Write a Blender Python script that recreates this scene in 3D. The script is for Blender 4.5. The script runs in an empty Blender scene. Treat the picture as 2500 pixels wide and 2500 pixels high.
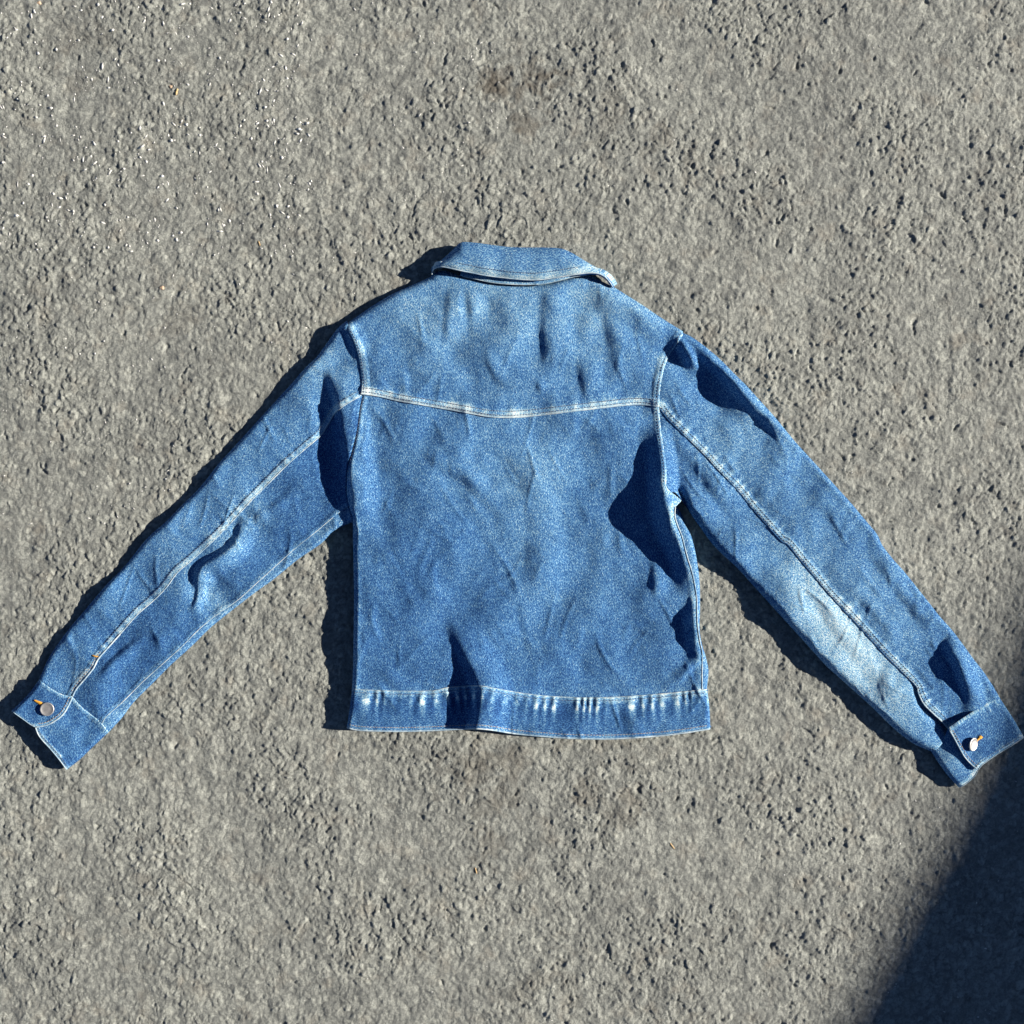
import bpy, bmesh, math, random
import numpy as np
from mathutils import Vector, Matrix

# ---------------------------------------------------------------- camera, sky, sun, exposure
S = 0.00054              # metres on the ground per photograph pixel
CAM_H = 1.35             # phone held 1.35 m above the asphalt, looking straight down
SUN_EL = 27.0            # low sun from the right of the frame
SUN_AZ = 4.0            # degrees from +X towards +Y (where the sun stands)
scene = bpy.context.scene
cam_d = bpy.data.cameras.new('camera'); cam = bpy.data.objects.new('camera', cam_d)
scene.collection.objects.link(cam); scene.camera = cam
cam.location = (0, 0, CAM_H); cam.rotation_euler = (0, 0, 0)
cam_d.sensor_width = 36; cam_d.sensor_height = 36
cam_d.lens = 36 * CAM_H / (2500 * S); cam_d.clip_start = 0.01; cam_d.clip_end = 500
w = bpy.data.worlds.new('World'); scene.world = w; w.use_nodes = True
nt = w.node_tree; bg = nt.nodes['Background']
sky = nt.nodes.new('ShaderNodeTexSky'); sky.sky_type = 'NISHITA'; sky.sun_disc = False
sky.sun_elevation = math.radians(SUN_EL); sky.sun_rotation = math.radians(90 - SUN_AZ)
sky.altitude = 3000; sky.air_density = 0.6; sky.dust_density = 0.0; sky.ozone_density = 4.0
nt.links.new(sky.outputs[0], bg.inputs[0]); bg.inputs[1].default_value = 0.05
sd = bpy.data.lights.new('sun', 'SUN'); sun = bpy.data.objects.new('sun', sd); scene.collection.objects.link(sun)
sd.energy = 5.0; sd.angle = math.radians(0.53); sd.color = (1.0, 0.95, 0.87)
e, a = math.radians(SUN_EL), math.radians(SUN_AZ)
to_sun = Vector((math.cos(e) * math.cos(a), math.cos(e) * math.sin(a), math.sin(e)))
sun.rotation_euler = to_sun.to_track_quat('Z', 'Y').to_euler(); sun.location = to_sun * 5
vs = scene.view_settings
vs.view_transform = 'Standard'; vs.look = 'None'; vs.gamma = 1.0; vs.use_curve_mapping = False; vs.exposure = 0.88
scene.render.engine = 'CYCLES'; scene.render.resolution_x = 1024; scene.render.resolution_y = 1024

C = scene.collection
rng = np.random.default_rng(11); random.seed(11)

# ---------------------------------------------------------------- node helpers and materials
def newmat(name):
    m = bpy.data.materials.new(name); m.use_nodes = True
    return m, m.node_tree.nodes, m.node_tree.links, m.node_tree.nodes['Principled BSDF']
def mth(N, L, op, a_, b_=None, clamp=False):
    n = N.new('ShaderNodeMath'); n.operation = op; n.use_clamp = clamp
    for i, v in enumerate((a_, b_)):
        if v is None: continue
        if isinstance(v, (int, float)): n.inputs[i].default_value = v
        else: L.new(v, n.inputs[i])
    return n.outputs[0]
def noise(N, L, vec, scale, detail=2, rough=0.5):
    n = N.new('ShaderNodeTexNoise'); n.inputs['Scale'].default_value = scale
    n.inputs['Detail'].default_value = detail; n.inputs['Roughness'].default_value = rough
    L.new(vec, n.inputs['Vector']); return n.outputs['Fac']
def mapping(N, L, vec, rot=(0, 0, 0), scale=(1, 1, 1)):
    n = N.new('ShaderNodeMapping'); n.inputs['Rotation'].default_value = rot; n.inputs['Scale'].default_value = scale
    L.new(vec, n.inputs['Vector']); return n.outputs[0]
def ramp(N, L, fac, stops, interp='LINEAR'):
    n = N.new('ShaderNodeValToRGB'); cr = n.color_ramp; cr.interpolation = interp
    while len(cr.elements) < len(stops): cr.elements.new(0.5)
    for el, (p, c) in zip(cr.elements, stops):
        el.position = p; el.color = (*c, 1) if len(c) == 3 else c
    L.new(fac, n.inputs[0]); return n.outputs['Color']
def mixc(N, L, fac, a_, b_, mode='MIX'):
    n = N.new('ShaderNodeMix'); n.data_type = 'RGBA'; n.blend_type = mode
    if isinstance(fac, (int, float)): n.inputs[0].default_value = fac
    else: L.new(fac, n.inputs[0])
    for i, v in ((6, a_), (7, b_)):
        if isinstance(v, tuple): n.inputs[i].default_value = (*v, 1)
        else: L.new(v, n.inputs[i])
    return n.outputs[2]

def denim_material(name, shift=0.0):
    m, N, L, P = newmat(name)
    uv = N.new('ShaderNodeUVMap'); uv.uv_map = 'UVMap'; uv = uv.outputs[0]
    pos = N.new('ShaderNodeTexCoord').outputs['Object']
    wr = N.new('ShaderNodeAttribute'); wr.attribute_name = 'wear'; wr = wr.outputs['Fac']
    tw = mapping(N, L, uv, rot=(0, 0, math.radians(58)), scale=(1.0, 0.42, 1))
    g1 = noise(N, L, tw, 1050, 1.0, 0.6)            # yarn grain along the twill
    warp = mapping(N, L, uv, scale=(1.0, 0.3, 1))
    g2 = noise(N, L, warp, 420, 2, 0.6)            # slubby warp yarns
    g3 = noise(N, L, pos, 55, 3, 0.6)              # blotchy wash
    g4 = noise(N, L, pos, 11, 2, 0.5)
    t = mth(N, L, 'MULTIPLY', mth(N, L, 'SUBTRACT', g1, 0.5), 1.6)
    t = mth(N, L, 'ADD', t, mth(N, L, 'MULTIPLY', mth(N, L, 'SUBTRACT', g2, 0.5), 0.55))
    t = mth(N, L, 'ADD', t, mth(N, L, 'MULTIPLY', mth(N, L, 'SUBTRACT', g3, 0.5), 0.22))
    t = mth(N, L, 'ADD', t, mth(N, L, 'MULTIPLY', mth(N, L, 'SUBTRACT', g4, 0.5), 0.15))
    t = mth(N, L, 'ADD', t, 0.40 + shift)
    t = mth(N, L, 'ADD', t, mth(N, L, 'MULTIPLY', wr, 0.62), True)
    col = ramp(N, L, t, [(0.0, (0.008, 0.030, 0.100)), (0.28, (0.020, 0.077, 0.222)), (0.54, (0.079, 0.212, 0.392)),
                         (0.77, (0.29, 0.475, 0.565)), (1.0, (0.66, 0.72, 0.70))])
    L.new(col, P.inputs['Base Color'])
    P.inputs['Roughness'].default_value = 0.9; P.inputs['Specular IOR Level'].default_value = 0.12
    b = N.new('ShaderNodeBump'); b.inputs['Strength'].default_value = 0.35; b.inputs['Distance'].default_value = 0.0006
    L.new(mth(N, L, 'ADD', g1, mth(N, L, 'MULTIPLY', g2, 0.5)), b.inputs['Height']); L.new(b.outputs[0], P.inputs['Normal'])
    return m
DENIM = denim_material('denim')
DENIM_DARK = denim_material('denim_less_washed', -0.07)

def pale_edge():
    m, N, L, P = newmat('worn_denim_edge')
    pos = N.new('ShaderNodeTexCoord').outputs['Object']
    g = noise(N, L, pos, 330, 2, 0.6); g2 = noise(N, L, pos, 40, 2, 0.6)
    t = mth(N, L, 'ADD', mth(N, L, 'MULTIPLY', g, 0.5), mth(N, L, 'MULTIPLY', g2, 0.6))
    col = ramp(N, L, t, [(0.25, (0.07, 0.16, 0.30)), (0.5, (0.30, 0.41, 0.48)), (0.7, (0.60, 0.64, 0.63))])
    L.new(col, P.inputs['Base Color']); P.inputs['Roughness'].default_value = 0.95
    P.inputs['Specular IOR Level'].default_value = 0.1
    return m
PALE = pale_edge()
def plain(name, col, rough, metal=0.0, var=0.15, scale=300):
    m, N, L, P = newmat(name)
    pos = N.new('ShaderNodeTexCoord').outputs['Object']
    g = noise(N, L, pos, scale, 3, 0.6)
    lo = tuple(c * (1 - var) for c in col); hi = tuple(min(1, c * (1 + var)) for c in col)
    L.new(ramp(N, L, g, [(0.3, lo), (0.7, hi)]), P.inputs['Base Color'])
    P.inputs['Roughness'].default_value = rough; P.inputs['Metallic'].default_value = metal
    return m
THREAD = plain('indigo_thread', (0.10, 0.13, 0.20), 0.9, var=0.5, scale=900)
RUST = plain('faded_tan_thread', (0.36, 0.27, 0.20), 0.9, var=0.4, scale=900)
ORANGE = plain('orange_thread', (0.75, 0.36, 0.04), 0.85, var=0.25, scale=900)
METAL = plain('brushed_button_metal', (0.50, 0.47, 0.44), 0.45, metal=0.7, var=0.12, scale=500)
STRAW = plain('dry_straw', (0.55, 0.38, 0.18), 0.8, var=0.3)
PEBBLE = plain('tan_pebble', (0.50, 0.36, 0.24), 0.85, var=0.3)
GRIT = plain('pale_mineral_grit', (0.62, 0.60, 0.55), 0.5, var=0.25, scale=200)
BLOCKER_GREY = plain('blocker_grey', (0.36, 0.35, 0.33), 0.9, var=0.2, scale=12)  # plain grey for the added slab that shades the corner

def asphalt_material():
    m, N, L, P = newmat('weathered_asphalt')
    pos = N.new('ShaderNodeTexCoord').outputs['Object']
    f = noise(N, L, pos, 420, 4, 0.7); md = noise(N, L, pos, 95, 3, 0.6); lg = noise(N, L, pos, 6, 3, 0.55)
    t = mth(N, L, 'ADD', mth(N, L, 'MULTIPLY', f, 0.45), mth(N, L, 'MULTIPLY', md, 0.40))
    sn = N.new('ShaderNodeAttribute'); sn.attribute_name = 'stone'
    t = mth(N, L, 'ADD', t, mth(N, L, 'MULTIPLY', lg, 0.20))
    t = mth(N, L, 'ADD', t, mth(N, L, 'MULTIPLY', mth(N, L, 'SUBTRACT', sn.outputs['Fac'], 0.45), 0.24))
    col = ramp(N, L, t, [(0.30, (0.116, 0.119, 0.110)), (0.51, (0.219, 0.222, 0.196)), (0.71, (0.390, 0.392, 0.338))])
    tn = noise(N, L, pos, 28, 3, 0.6)
    col = mixc(N, L, ramp(N, L, tn, [(0.55, (0, 0, 0)), (0.78, (0.45, 0.45, 0.45))]), col, (0.27, 0.235, 0.18))
    st = N.new('ShaderNodeAttribute'); st.attribute_name = 'stain'
    col = mixc(N, L, mth(N, L, 'MULTIPLY', st.outputs['Fac'], mth(N, L, 'ADD', md, 0.25), True), col, (0.075, 0.058, 0.040))
    L.new(col, P.inputs['Base Color'])
    P.inputs['Roughness'].default_value = 0.75; P.inputs['Specular IOR Level'].default_value = 0.35
    b = N.new('ShaderNodeBump'); b.inputs['Strength'].default_value = 0.9; b.inputs['Distance'].default_value = 0.0016
    L.new(mth(N, L, 'ADD', f, mth(N, L, 'MULTIPLY', md, 0.8)), b.inputs['Height']); L.new(b.outputs[0], P.inputs['Normal'])
    return m
ASPHALT = asphalt_material()

# ---------------------------------------------------------------- noise fields
def fft_noise(n, wl, bw=0.5, seed=0):
    r = np.random.default_rng(seed); f = np.fft.rfft2(r.standard_normal((n, n)))
    ky = np.fft.fftfreq(n)[:, None]; kx = np.fft.rfftfreq(n)[None, :]
    k = np.hypot(kx, ky); k0 = 1.0 / wl
    o = np.fft.irfft2(f * np.exp(-((k - k0) / (bw * k0)) ** 2), s=(n, n))
    return o / o.std()
def sample(field, x, y, cell):
    n = field.shape[0]; x = np.asarray(x) / cell; y = np.asarray(y) / cell
    i = np.floor(x).astype(int); j = np.floor(y).astype(int); fx = x - i; fy = y - j
    g = lambda a_, b_: field[b_ % n, a_ % n]
    fx = fx * fx * (3 - 2 * fx); fy = fy * fy * (3 - 2 * fy)
    return (g(i, j) * (1 - fx) + g(i + 1, j) * fx) * (1 - fy) + (g(i, j + 1) * (1 - fx) + g(i + 1, j + 1) * fx) * fy
def noise1(seed, spacing):
    r = np.random.default_rng(seed).random(600)
    def f(s):
        t = np.asarray(s) / spacing; i = np.floor(t).astype(int); q = t - i; q = q * q * (3 - 2 * q)
        return r[i % 600] * (1 - q) + r[(i + 1) % 600] * q
    return f
def sstep(a_, b_, x):
    t = np.clip((x - a_) / (b_ - a_), 0, 1); return t * t * (3 - 2 * t)

# ---------------------------------------------------------------- the ground: one sheet, finely cut where the frame looks
def tag(o, label=None, cat=None, group=None, kind=None):
    for k, v in (('label', label), ('category', cat), ('group', group), ('kind', kind)):
        if v: o[k] = v
    return o
def link_mesh(name, v, f, mat, parent=None, smooth=True, uv=None, attrs=None):
    me = bpy.data.meshes.new(name); v = np.asarray(v, dtype=np.float32); f = np.asarray(f, dtype=np.int32)
    k = f.shape[1]
    me.vertices.add(len(v)); me.vertices.foreach_set('co', v.ravel())
    me.loops.add(f.size); me.loops.foreach_set('vertex_index', f.ravel())
    me.polygons.add(len(f)); me.polygons.foreach_set('loop_start', np.arange(0, f.size, k, dtype=np.int32))
    me.polygons.foreach_set('loop_total', np.full(len(f), k, dtype=np.int32))
    me.update(calc_edges=True)
    if smooth: me.polygons.foreach_set('use_smooth', np.ones(len(f), dtype=bool))
    if uv is not None:
        l = me.uv_layers.new(name='UVMap'); l.data.foreach_set('uv', np.asarray(uv, dtype=np.float32)[f.ravel()].ravel())
    for an, av in (attrs or {}).items():
        at = me.attributes.new(an, 'FLOAT', 'POINT'); at.data.foreach_set('value', np.asarray(av, dtype=np.float32))
    me.materials.append(mat); me.validate()
    o = bpy.data.objects.new(name, me); C.objects.link(o)
    if parent is not None: o.parent = parent
    return o

def worley(x, y, cell, seed, jit=0.9):
    r = np.random.default_rng(seed); M = 512
    jx = r.random((M, M)) * jit; jy = r.random((M, M)) * jit; hv = r.random((M, M))
    gx = x / cell; gy = y / cell; ix = np.floor(gx).astype(int); iy = np.floor(gy).astype(int)
    d1 = np.full(x.shape, 9.0); d2 = np.full(x.shape, 9.0); hh = np.zeros(x.shape)
    for a_ in (-1, 0, 1):
        for b_ in (-1, 0, 1):
            cx, cy = (ix + a_) % M, (iy + b_) % M
            d = np.hypot(ix + a_ + jx[cy, cx] - gx, iy + b_ + jy[cy, cx] - gy)
            near = d < d1
            d2 = np.where(near, d1, np.minimum(d2, d)); hh = np.where(near, hv[cy, cx], hh); d1 = np.where(near, d, d1)
    return d1, d2, hh
FINE, STEP = 0.69, 0.0014
GN = 1024
g_mid = fft_noise(GN, 6, 0.6, 1); g_big = fft_noise(GN, 22, 0.6, 2); g_fin = fft_noise(GN, 2.6, 0.5, 3); g_wide = fft_noise(GN, 130, 0.6, 4)
def ground_z(x, y, tone=False):
    cell = 0.0017; X = np.asarray(x) + 5.0; Y = np.asarray(y) + 5.0
    mid = sample(g_mid, X, Y, cell); big = sample(g_big, X, Y, cell); fin = sample(g_fin, X, Y, cell); wide = sample(g_wide, X, Y, cell)
    wx = 0.0013 * sample(g_mid, Y + 3, X, cell) + 0.003 * sample(g_big, Y, X + 2, cell); wy = 0.0013 * sample(g_mid, X + 1, Y + 2, cell) + 0.003 * sample(g_big, X + 4, Y, cell)
    d1, d2, hh = worley(X + 0.6 * wx, Y + 0.6 * wy, 0.0088, 5)
    dome = np.clip(1.15 - (d1 / 0.72) ** 2, 0, 1) * np.clip((d2 - d1) * 3.2, 0, 1) ** 0.6
    e1, e2, h2 = worley(X + wy + 0.3, Y + wx, 0.0043, 6)
    small = np.clip(1.1 - (e1 / 0.62) ** 2, 0, 1) * np.clip((e2 - e1) * 3, 0, 1) ** 0.5 * h2
    k1, k2, h3 = worley(X + wx, Y + 0.7 + wy, 0.024, 8)
    rare = np.clip(1 - (k1 / 0.24) ** 2, 0, 1) * (h3 > 0.74)
    rough = 0.85 + 0.25 * np.clip(wide, -1.5, 1.5)
    z = rough * (0.0018 * dome * (0.2 + 0.9 * hh ** 1.4) + 0.0011 * small + 0.0010 * rare) + 0.00022 * mid + 0.00045 * big + 0.00012 * fin + 0.0005 * wide
    pit = np.clip(1 - k1 / 0.17, 0, 1) * (h3 < 0.13)
    z = z - 0.0024 * pit ** 0.6 - 0.0016
    if tone: return z - 0.0022, 0.55 * (hh * 7.3 % 1.0) * (dome > 0.25) + 0.45 * (h2 * 5.7 % 1.0)
    return z - 0.0022
def make_ground():
    inner = np.arange(-FINE, FINE + 1e-6, STEP)
    outer = FINE + np.cumsum(0.004 * 1.28 ** np.arange(1, 34))
    ax = np.concatenate([-outer[::-1], inner, outer])
    X, Y = np.meshgrid(ax, ax); n = len(ax)
    Z, stone = ground_z(X.ravel(), Y.ravel(), True); Z = Z.reshape(X.shape)
    far = np.maximum(np.abs(X), np.abs(Y)); Z = np.where(far > FINE + 0.02, -0.0025, Z)
    idx = np.arange(n * n).reshape(n, n)
    f = np.stack([idx[:-1, :-1], idx[:-1, 1:], idx[1:, 1:], idx[1:, :-1]], -1).reshape(-1, 4)
    st = np.zeros(n * n); px = X.ravel() / S + 1250; py = 1250 - Y.ravel() / S
    wob = 30 * sample(g_big, px, py, 6.0) + 18 * sample(g_mid, px, py, 6.0)
    for (cx, cy, r_, k) in ((1270, 215, 80, .9), (1285, 205, 40, .6), (1195, 1870, 85, .55), (1210, 1960, 60, .4), (1210, 2050, 40, .4),
                            (1500, 1945, 75, .40), (1520, 1990, 40, .3), (440, 760, 45, .35), (1490, 300, 45, .3), (1330, 2400, 60, .35), (1640, 350, 40, .35), (180, 90, 70, .3)):
        d = np.hypot(px - cx, py - cy) + wob; st = np.maximum(st, k * np.clip(1 - d / r_, 0, 1) ** 0.6)
    o = link_mesh('asphalt_ground', np.stack([X.ravel(), Y.ravel(), Z.ravel()], -1), f, ASPHALT, attrs={'stain': st, 'stone': stone})
    tag(o, kind='structure'); return o
make_ground()

# ---------------------------------------------------------------- added unseen slab standing in for a vehicle, shaped to shade the corner
def make_shade_blocker():
    h = 2.60
    off = Vector((to_sun.x, to_sun.y, 0)) * (h / to_sun.z) + Vector((-0.022, 0.006, 0))
    line = [(2640, 1150), (2535, 1500), (2450, 1760), (2388, 1945), (2322, 2080), (2250, 2195), (2165, 2370), (1950, 2780), (1500, 3600)]
    P = [Vector(((x - 1250) * S, (1250 - y) * S, 0)) + off for x, y in line]
    def strip(t0, t1, z0, z1, name, parent):
        v = []; f = []
        for i, p in enumerate(P):
            q = P[min(i + 1, len(P) - 1)] - P[max(i - 1, 0)]; nrm = Vector((-q.y, q.x, 0)).normalized()
            for t, z in ((t0, z0), (t1, z0), (t1, z1), (t0, z1)):
                v.append((*(p.xy + nrm.xy * t), z))
        for i in range(len(P) - 1):
            for k in range(4): f.append((i * 4 + k, i * 4 + (k + 1) % 4, i * 4 + 4 + (k + 1) % 4, i * 4 + 4 + k))
        f.append((0, 1, 2, 3)); b = 4 * (len(P) - 1); f.append((b + 3, b + 2, b + 1, b))
        return link_mesh(name, v, f, BLOCKER_GREY, parent, smooth=False)
    wl = strip(0.03, 0.23, -0.01, h - 0.06, 'shade_blocker', None)
    tag(wl, 'added unseen grey slab, shaped to cast shade across the asphalt corner', 'light_blocker')
    strip(0.0, 0.26, h - 0.058, h, 'shade_blocker_cap', wl)
make_shade_blocker()

# ---------------------------------------------------------------- photograph pixels -> places; crops the outlines were read from
CROPS = {'A': (750, 550, 1.932), 'B': (800, 1000, 1.932), 'C': (0, 1100, 2.1467), 'D': (500, 750, 3.22), 'E': (1550, 750, 3.22),
         'F': (1800, 1300, 2.76), 'H': (0, 1600, 4.83), 'I': (2250, 1650, 6.44), 'J': (1000, 560, 3.513), 'K': (800, 1620, 3.864), 'L': (1300, 1550, 4.025), 'P': (0, 0, 1.0)}
def cr(c, pts):
    ox, oy, k = CROPS[c]; return [(ox + p[0] / k, oy + p[1] / k, *p[2:]) for p in pts]
def smooth_curve(pts, per=10):
    p = np.array([q[:2] for q in pts], float)
    if len(p) < 3: return p
    e0 = 2 * p[0] - p[1]; e1 = 2 * p[-1] - p[-2]; q = np.vstack([e0, p, e1]); out = []
    for i in range(1, len(q) - 2):
        t = np.linspace(0, 1, per, endpoint=False)[:, None]
        a_, b_, c_, d_ = q[i - 1], q[i], q[i + 1], q[i + 2]
        out.append(0.5 * (2 * b_ + (c_ - a_) * t + (2 * a_ - 5 * b_ + 4 * c_ - d_) * t ** 2 + (3 * b_ - a_ - 3 * c_ + d_) * t ** 3))
    out.append(p[-1:]); return np.vstack(out)
def arclen(p): return np.concatenate([[0], np.cumsum(np.hypot(*np.diff(p, axis=0).T))])
def resample(p, n):
    s = arclen(p); t = np.linspace(0, s[-1], n)
    return np.stack([np.interp(t, s, p[:, 0]), np.interp(t, s, p[:, 1])], -1)
def poly_dist(px, py, p, vals=None):
    """distance, arc position, side (+1 left of a downward line) and value at the nearest place on polyline p"""
    best = np.full(px.shape, 1e9); bs = np.zeros(px.shape); sd_ = np.ones(px.shape); bv = np.zeros(px.shape); s = arclen(p)
    for i in range(len(p) - 1):
        dx, dy = p[i + 1] - p[i]; L2 = dx * dx + dy * dy + 1e-9
        t = np.clip(((px - p[i, 0]) * dx + (py - p[i, 1]) * dy) / L2, 0, 1)
        d = np.hypot(px - p[i, 0] - t * dx, py - p[i, 1] - t * dy)
        m = d < best; best = np.where(m, d, best); bs = np.where(m, s[i] + t * math.sqrt(L2), bs)
        c = dx * (py - p[i, 1]) - dy * (px - p[i, 0]); sd_ = np.where(m, np.sign(c), sd_)
        if vals is not None: bv = np.where(m, vals[i] * (1 - t) + vals[i + 1] * t, bv)
    return best, bs, sd_, bv

# ---------------------------------------------------------------- how high the cloth lies (all in photograph pixels, 0.54 mm each)
BASE = np.array([
    (880, 1000, 40), (880, 1150, 42), (880, 1300, 42), (880, 1450, 42), (885, 1600, 40), (890, 1720, 34), (1000, 1100, 40), (1000, 1300, 38), (1000, 1550, 36), (1250, 1100, 34), (1250, 1300, 32),
    (1250, 1500, 30), (1250, 1650, 30), (1450, 1100, 24), (1450, 1250, 18), (1470, 1400, 18), (1450, 1550, 22), (1600, 1500, 20), (1620, 1650, 22), (1450, 1700, 22), (900, 1760, 26),
    (1100, 1760, 22), (1250, 1760, 26), (1450, 1770, 20), (1680, 1760, 16), (950, 850, 38), (1250, 850, 36), (1500, 880, 30), (1250, 720, 36), (1020, 740, 32), (1500, 740, 26), (920, 790, 30), (1620, 790, 20), (1610, 900, 24),
    (840, 850, 26), (800, 950, 16), (770, 1060, 12), (800, 1180, 10), (820, 1270, 10), (700, 1000, 22), (650, 1150, 22), (600, 1250, 20), (700, 1250, 18), (450, 1350, 22), (500, 1420, 20), (300, 1500, 22), (330, 1580, 18), (150, 1650, 20), (80, 1720, 20), (200, 1780, 14), (130, 1830, 16),
    (1690, 900, 10), (1740, 960, 14), (1700, 1080, 26), (1740, 1230, 32), (1830, 1120, 22), (1900, 1250, 24), (2000, 1330, 26), (1900, 1400, 36), (2150, 1560, 26), (2050, 1560, 36), (2250, 1680, 26), (2180, 1740, 36), (2400, 1770, 24), (2320, 1860, 24), (2440, 1790, 22)], float)
W_BIG = fft_noise(256, 18, 0.6, 21); W_MID = fft_noise(512, 14, 0.6, 22); W_SML = fft_noise(512, 5, 0.6, 23)
RIDGES = [  # crest (x, y, height), fall-off to the left, fall-off to the right, panels it acts on (None = all)
    # sleeve head / armhole where the tall back drops to the flat left sleeve
    (cr('D', [(985, 470, 0), (1010, 560, 14), (1050, 700, 18), (1085, 850, 18), (1110, 1000, 20), (1140, 1180, 24), (1160, 1350, 26), (1180, 1500, 24), (1190, 1700, 10)]), 24, 70, None),
    (cr('D', [(940, 560, 0), (945, 760, -6), (960, 1000, -9), (980, 1250, -10), (1040, 1450, -8), (1090, 1600, -2)]), 40, 40, None),
    (cr('D', [(1070, 120, 6), (1120, 200, 8), (1180, 320, 7), (1205, 440, 0)]), 10, 40, None),
    # big fold standing along the right armhole and side seam
    (cr('B', [(1530, 60, 0), (1562, 150, 20), (1582, 280, 36), (1590, 400, 48), (1612, 520, 52), (1660, 630, 48), (1698, 740, 28), (1722, 830, 10), (1735, 880, 0)]), 48, 40, None),
    (cr('B', [(1545, 690, 0), (1548, 760, 7), (1552, 830, 8), (1560, 900, 0)]), 18, 30, None),
    (cr('B', [(1705, 890, 0), (1722, 945, 14), (1732, 1010, 27), (1740, 1080, 24), (1752, 1150, 8), (1760, 1180, 0)]), 36, 22, None),
    (cr('B', [(1755, 1175, 8), (1700, 1230, 7), (1640, 1285, 4), (1580, 1320, 0)]), 26, 10, None),
    # the flute that lifts waistband and hem
    (cr('B', [(603, 965, 0), (625, 1060, 12), (660, 1150, 24), (700, 1240, 32), (722, 1320, 38), (722, 1420, 40), (705, 1520, 38)]), 34, 85, None),
    # soft folds on the yoke
    (cr('A', [(1160, 290, 0), (1160, 380, 9), (1165, 500, 12), (1170, 600, 8), (1180, 690, 0)]), 42, 60, None),
    (cr('A', [(1300, 590, 0), (1310, 680, 7), (1325, 760, 9), (1345, 830, 0)]), 25, 50, None),
    (cr('A', [(1390, 330, 0), (1440, 430, 7), (1465, 540, 10), (1470, 650, 0)]), 34, 50, None),
    (cr('A', [(1330, 290, 0), (1420, 330, 11), (1540, 400, 13), (1660, 480, 4)]), 50, 20, None),
    (cr('A', [(775, 270, 0), (780, 360, 6), (790, 450, 4), (800, 540, 0)]), 20, 40, None),
    (cr('A', [(700, 250, 0), (680, 350, 4), (670, 480, 5), (660, 600, 0)]), 20, 40, None),
    (cr('A', [(850, 580, 0), (870, 660, 4), (930, 740, 4), (1100, 760, 3), (1200, 800, 0)]), 16, 30, None),
    (cr('A', [(1090, 720, 0), (1100, 760, 5), (1120, 790, 0)]), 12, 20, None),
    # soft folds on the back
    (cr('B', [(880, 100, 0), (900, 200, 5), (960, 330, 6), (990, 480, 5), (1000, 650, 4), (960, 800, 0)]), 40, 60, None),
    (cr('B', [(480, 180, 0), (640, 260, 4), (720, 380, 4), (860, 500, 0)]), 30, 40, None),
    (cr('B', [(930, 880, 0), (935, 980, 5), (960, 1080, 4), (970, 1150, 0)]), 24, 50, None),
    (cr('B', [(420, 130, 0), (520, 240, 4), (680, 330, 4), (760, 380, 0)]), 24, 30, None),
    # shoulder pleats and standing outer edge of the right sleeve
    (cr('E', [(330, 235, 4), (400, 300, 24), (455, 395, 28), (475, 450, 12), (482, 495, 0)]), 34, 8, None),
    (cr('E', [(200, 300, 0), (300, 390, -6), (400, 480, -7), (470, 540, 0)]), 36, 30, None),
    (cr('E', [(500, 310, 4), (600, 400, 22), (720, 520, 28), (840, 640, 27), (960, 770, 22), (1080, 890, 14), (1200, 1010, 4), (1300, 1120, 0)]), 30, 16, None),
    (cr('E', [(340, 420, 0), (450, 560, -6), (620, 700, -8), (800, 880, -6), (950, 1000, 0)]), 40, 40, None),
    (cr('E', [(210, 850, 0), (350, 1050, 5), (520, 1250, 6), (700, 1480, 6), (900, 1720, 0)]), 30, 40, None),
    (cr('E', [(300, 1260, 0), (420, 1420, 5), (560, 1640, 6), (700, 1850, 0)]), 34, 40, None),
    (cr('E', [(355, 1490, 4), (372, 1545, 16), (350, 1590, 10)]), 14, 12, ('front_panel', 'back_panel')),
    (cr('E', [(1350, 1330, 0), (1480, 1500, 3), (1650, 1700, 3), (1800, 1900, 0)]), 30, 24, None),
    (cr('F', [(880, 60, 0), (1050, 300, 6), (1200, 500, 7), (1330, 680, 0)]), 24, 24, None),
    (cr('F', [(760, 340, 0), (880, 480, 4), (1020, 640, 4), (1060, 760, 0)]), 18, 28, None),
    (cr('F', [(1380, 740, 0), (1450, 790, 20), (1505, 880, 30), (1540, 980, 30), (1580, 1070, 20), (1590, 1160, 6)]), 30, 36, None),
    (cr('F', [(480, 300, 0), (560, 420, 4), (700, 640, 5), (860, 860, 4), (960, 1010, 0)]), 30, 26, None),
    (cr('F', [(1000, 900, 0), (1010, 990, 3), (990, 1090, 0)]), 24, 24, None),
    # elbow creases of the left sleeve
    (cr('C', [(1285, 340, 0), (1272, 410, 14), (1240, 490, 20), (1160, 560, 22), (1070, 610, 22), (1045, 680, 20), (1050, 730, 0)]), 22, 44, None),
    (cr('C', [(1050, 660, 0), (1045, 740, 9), (1030, 800, 8), (1000, 850, 0)]), 12, 22, None),
    (cr('C', [(1390, 300, 0), (1365, 340, 6), (1350, 390, 0)]), 20, 30, None),
    (cr('C', [(1560, 200, 0), (1450, 290, 5), (1380, 330, 2)]), 16, 24, None),
    (cr('C', [(760, 980, 0), (680, 1040, 8), (600, 1110, 9), (540, 1180, 5), (520, 1220, 0)]), 16, 30, None),
    (cr('C', [(900, 930, 0), (840, 990, 4), (800, 1020, 0)]), 22, 30, None),
]
RIDGES = [(smooth_curve(r[0], 4), np.interp(np.linspace(0, len(r[0]) - 1, (len(r[0]) - 1) * 4 + 1), np.arange(len(r[0])), [q[2] for q in r[0]]), *r[1:]) for r in RIDGES]
C_A = fft_noise(512, 26, 0.75, 31); C_B = fft_noise(512, 15, 0.75, 32); C_M = fft_noise(256, 16, 0.6, 33)
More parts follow.
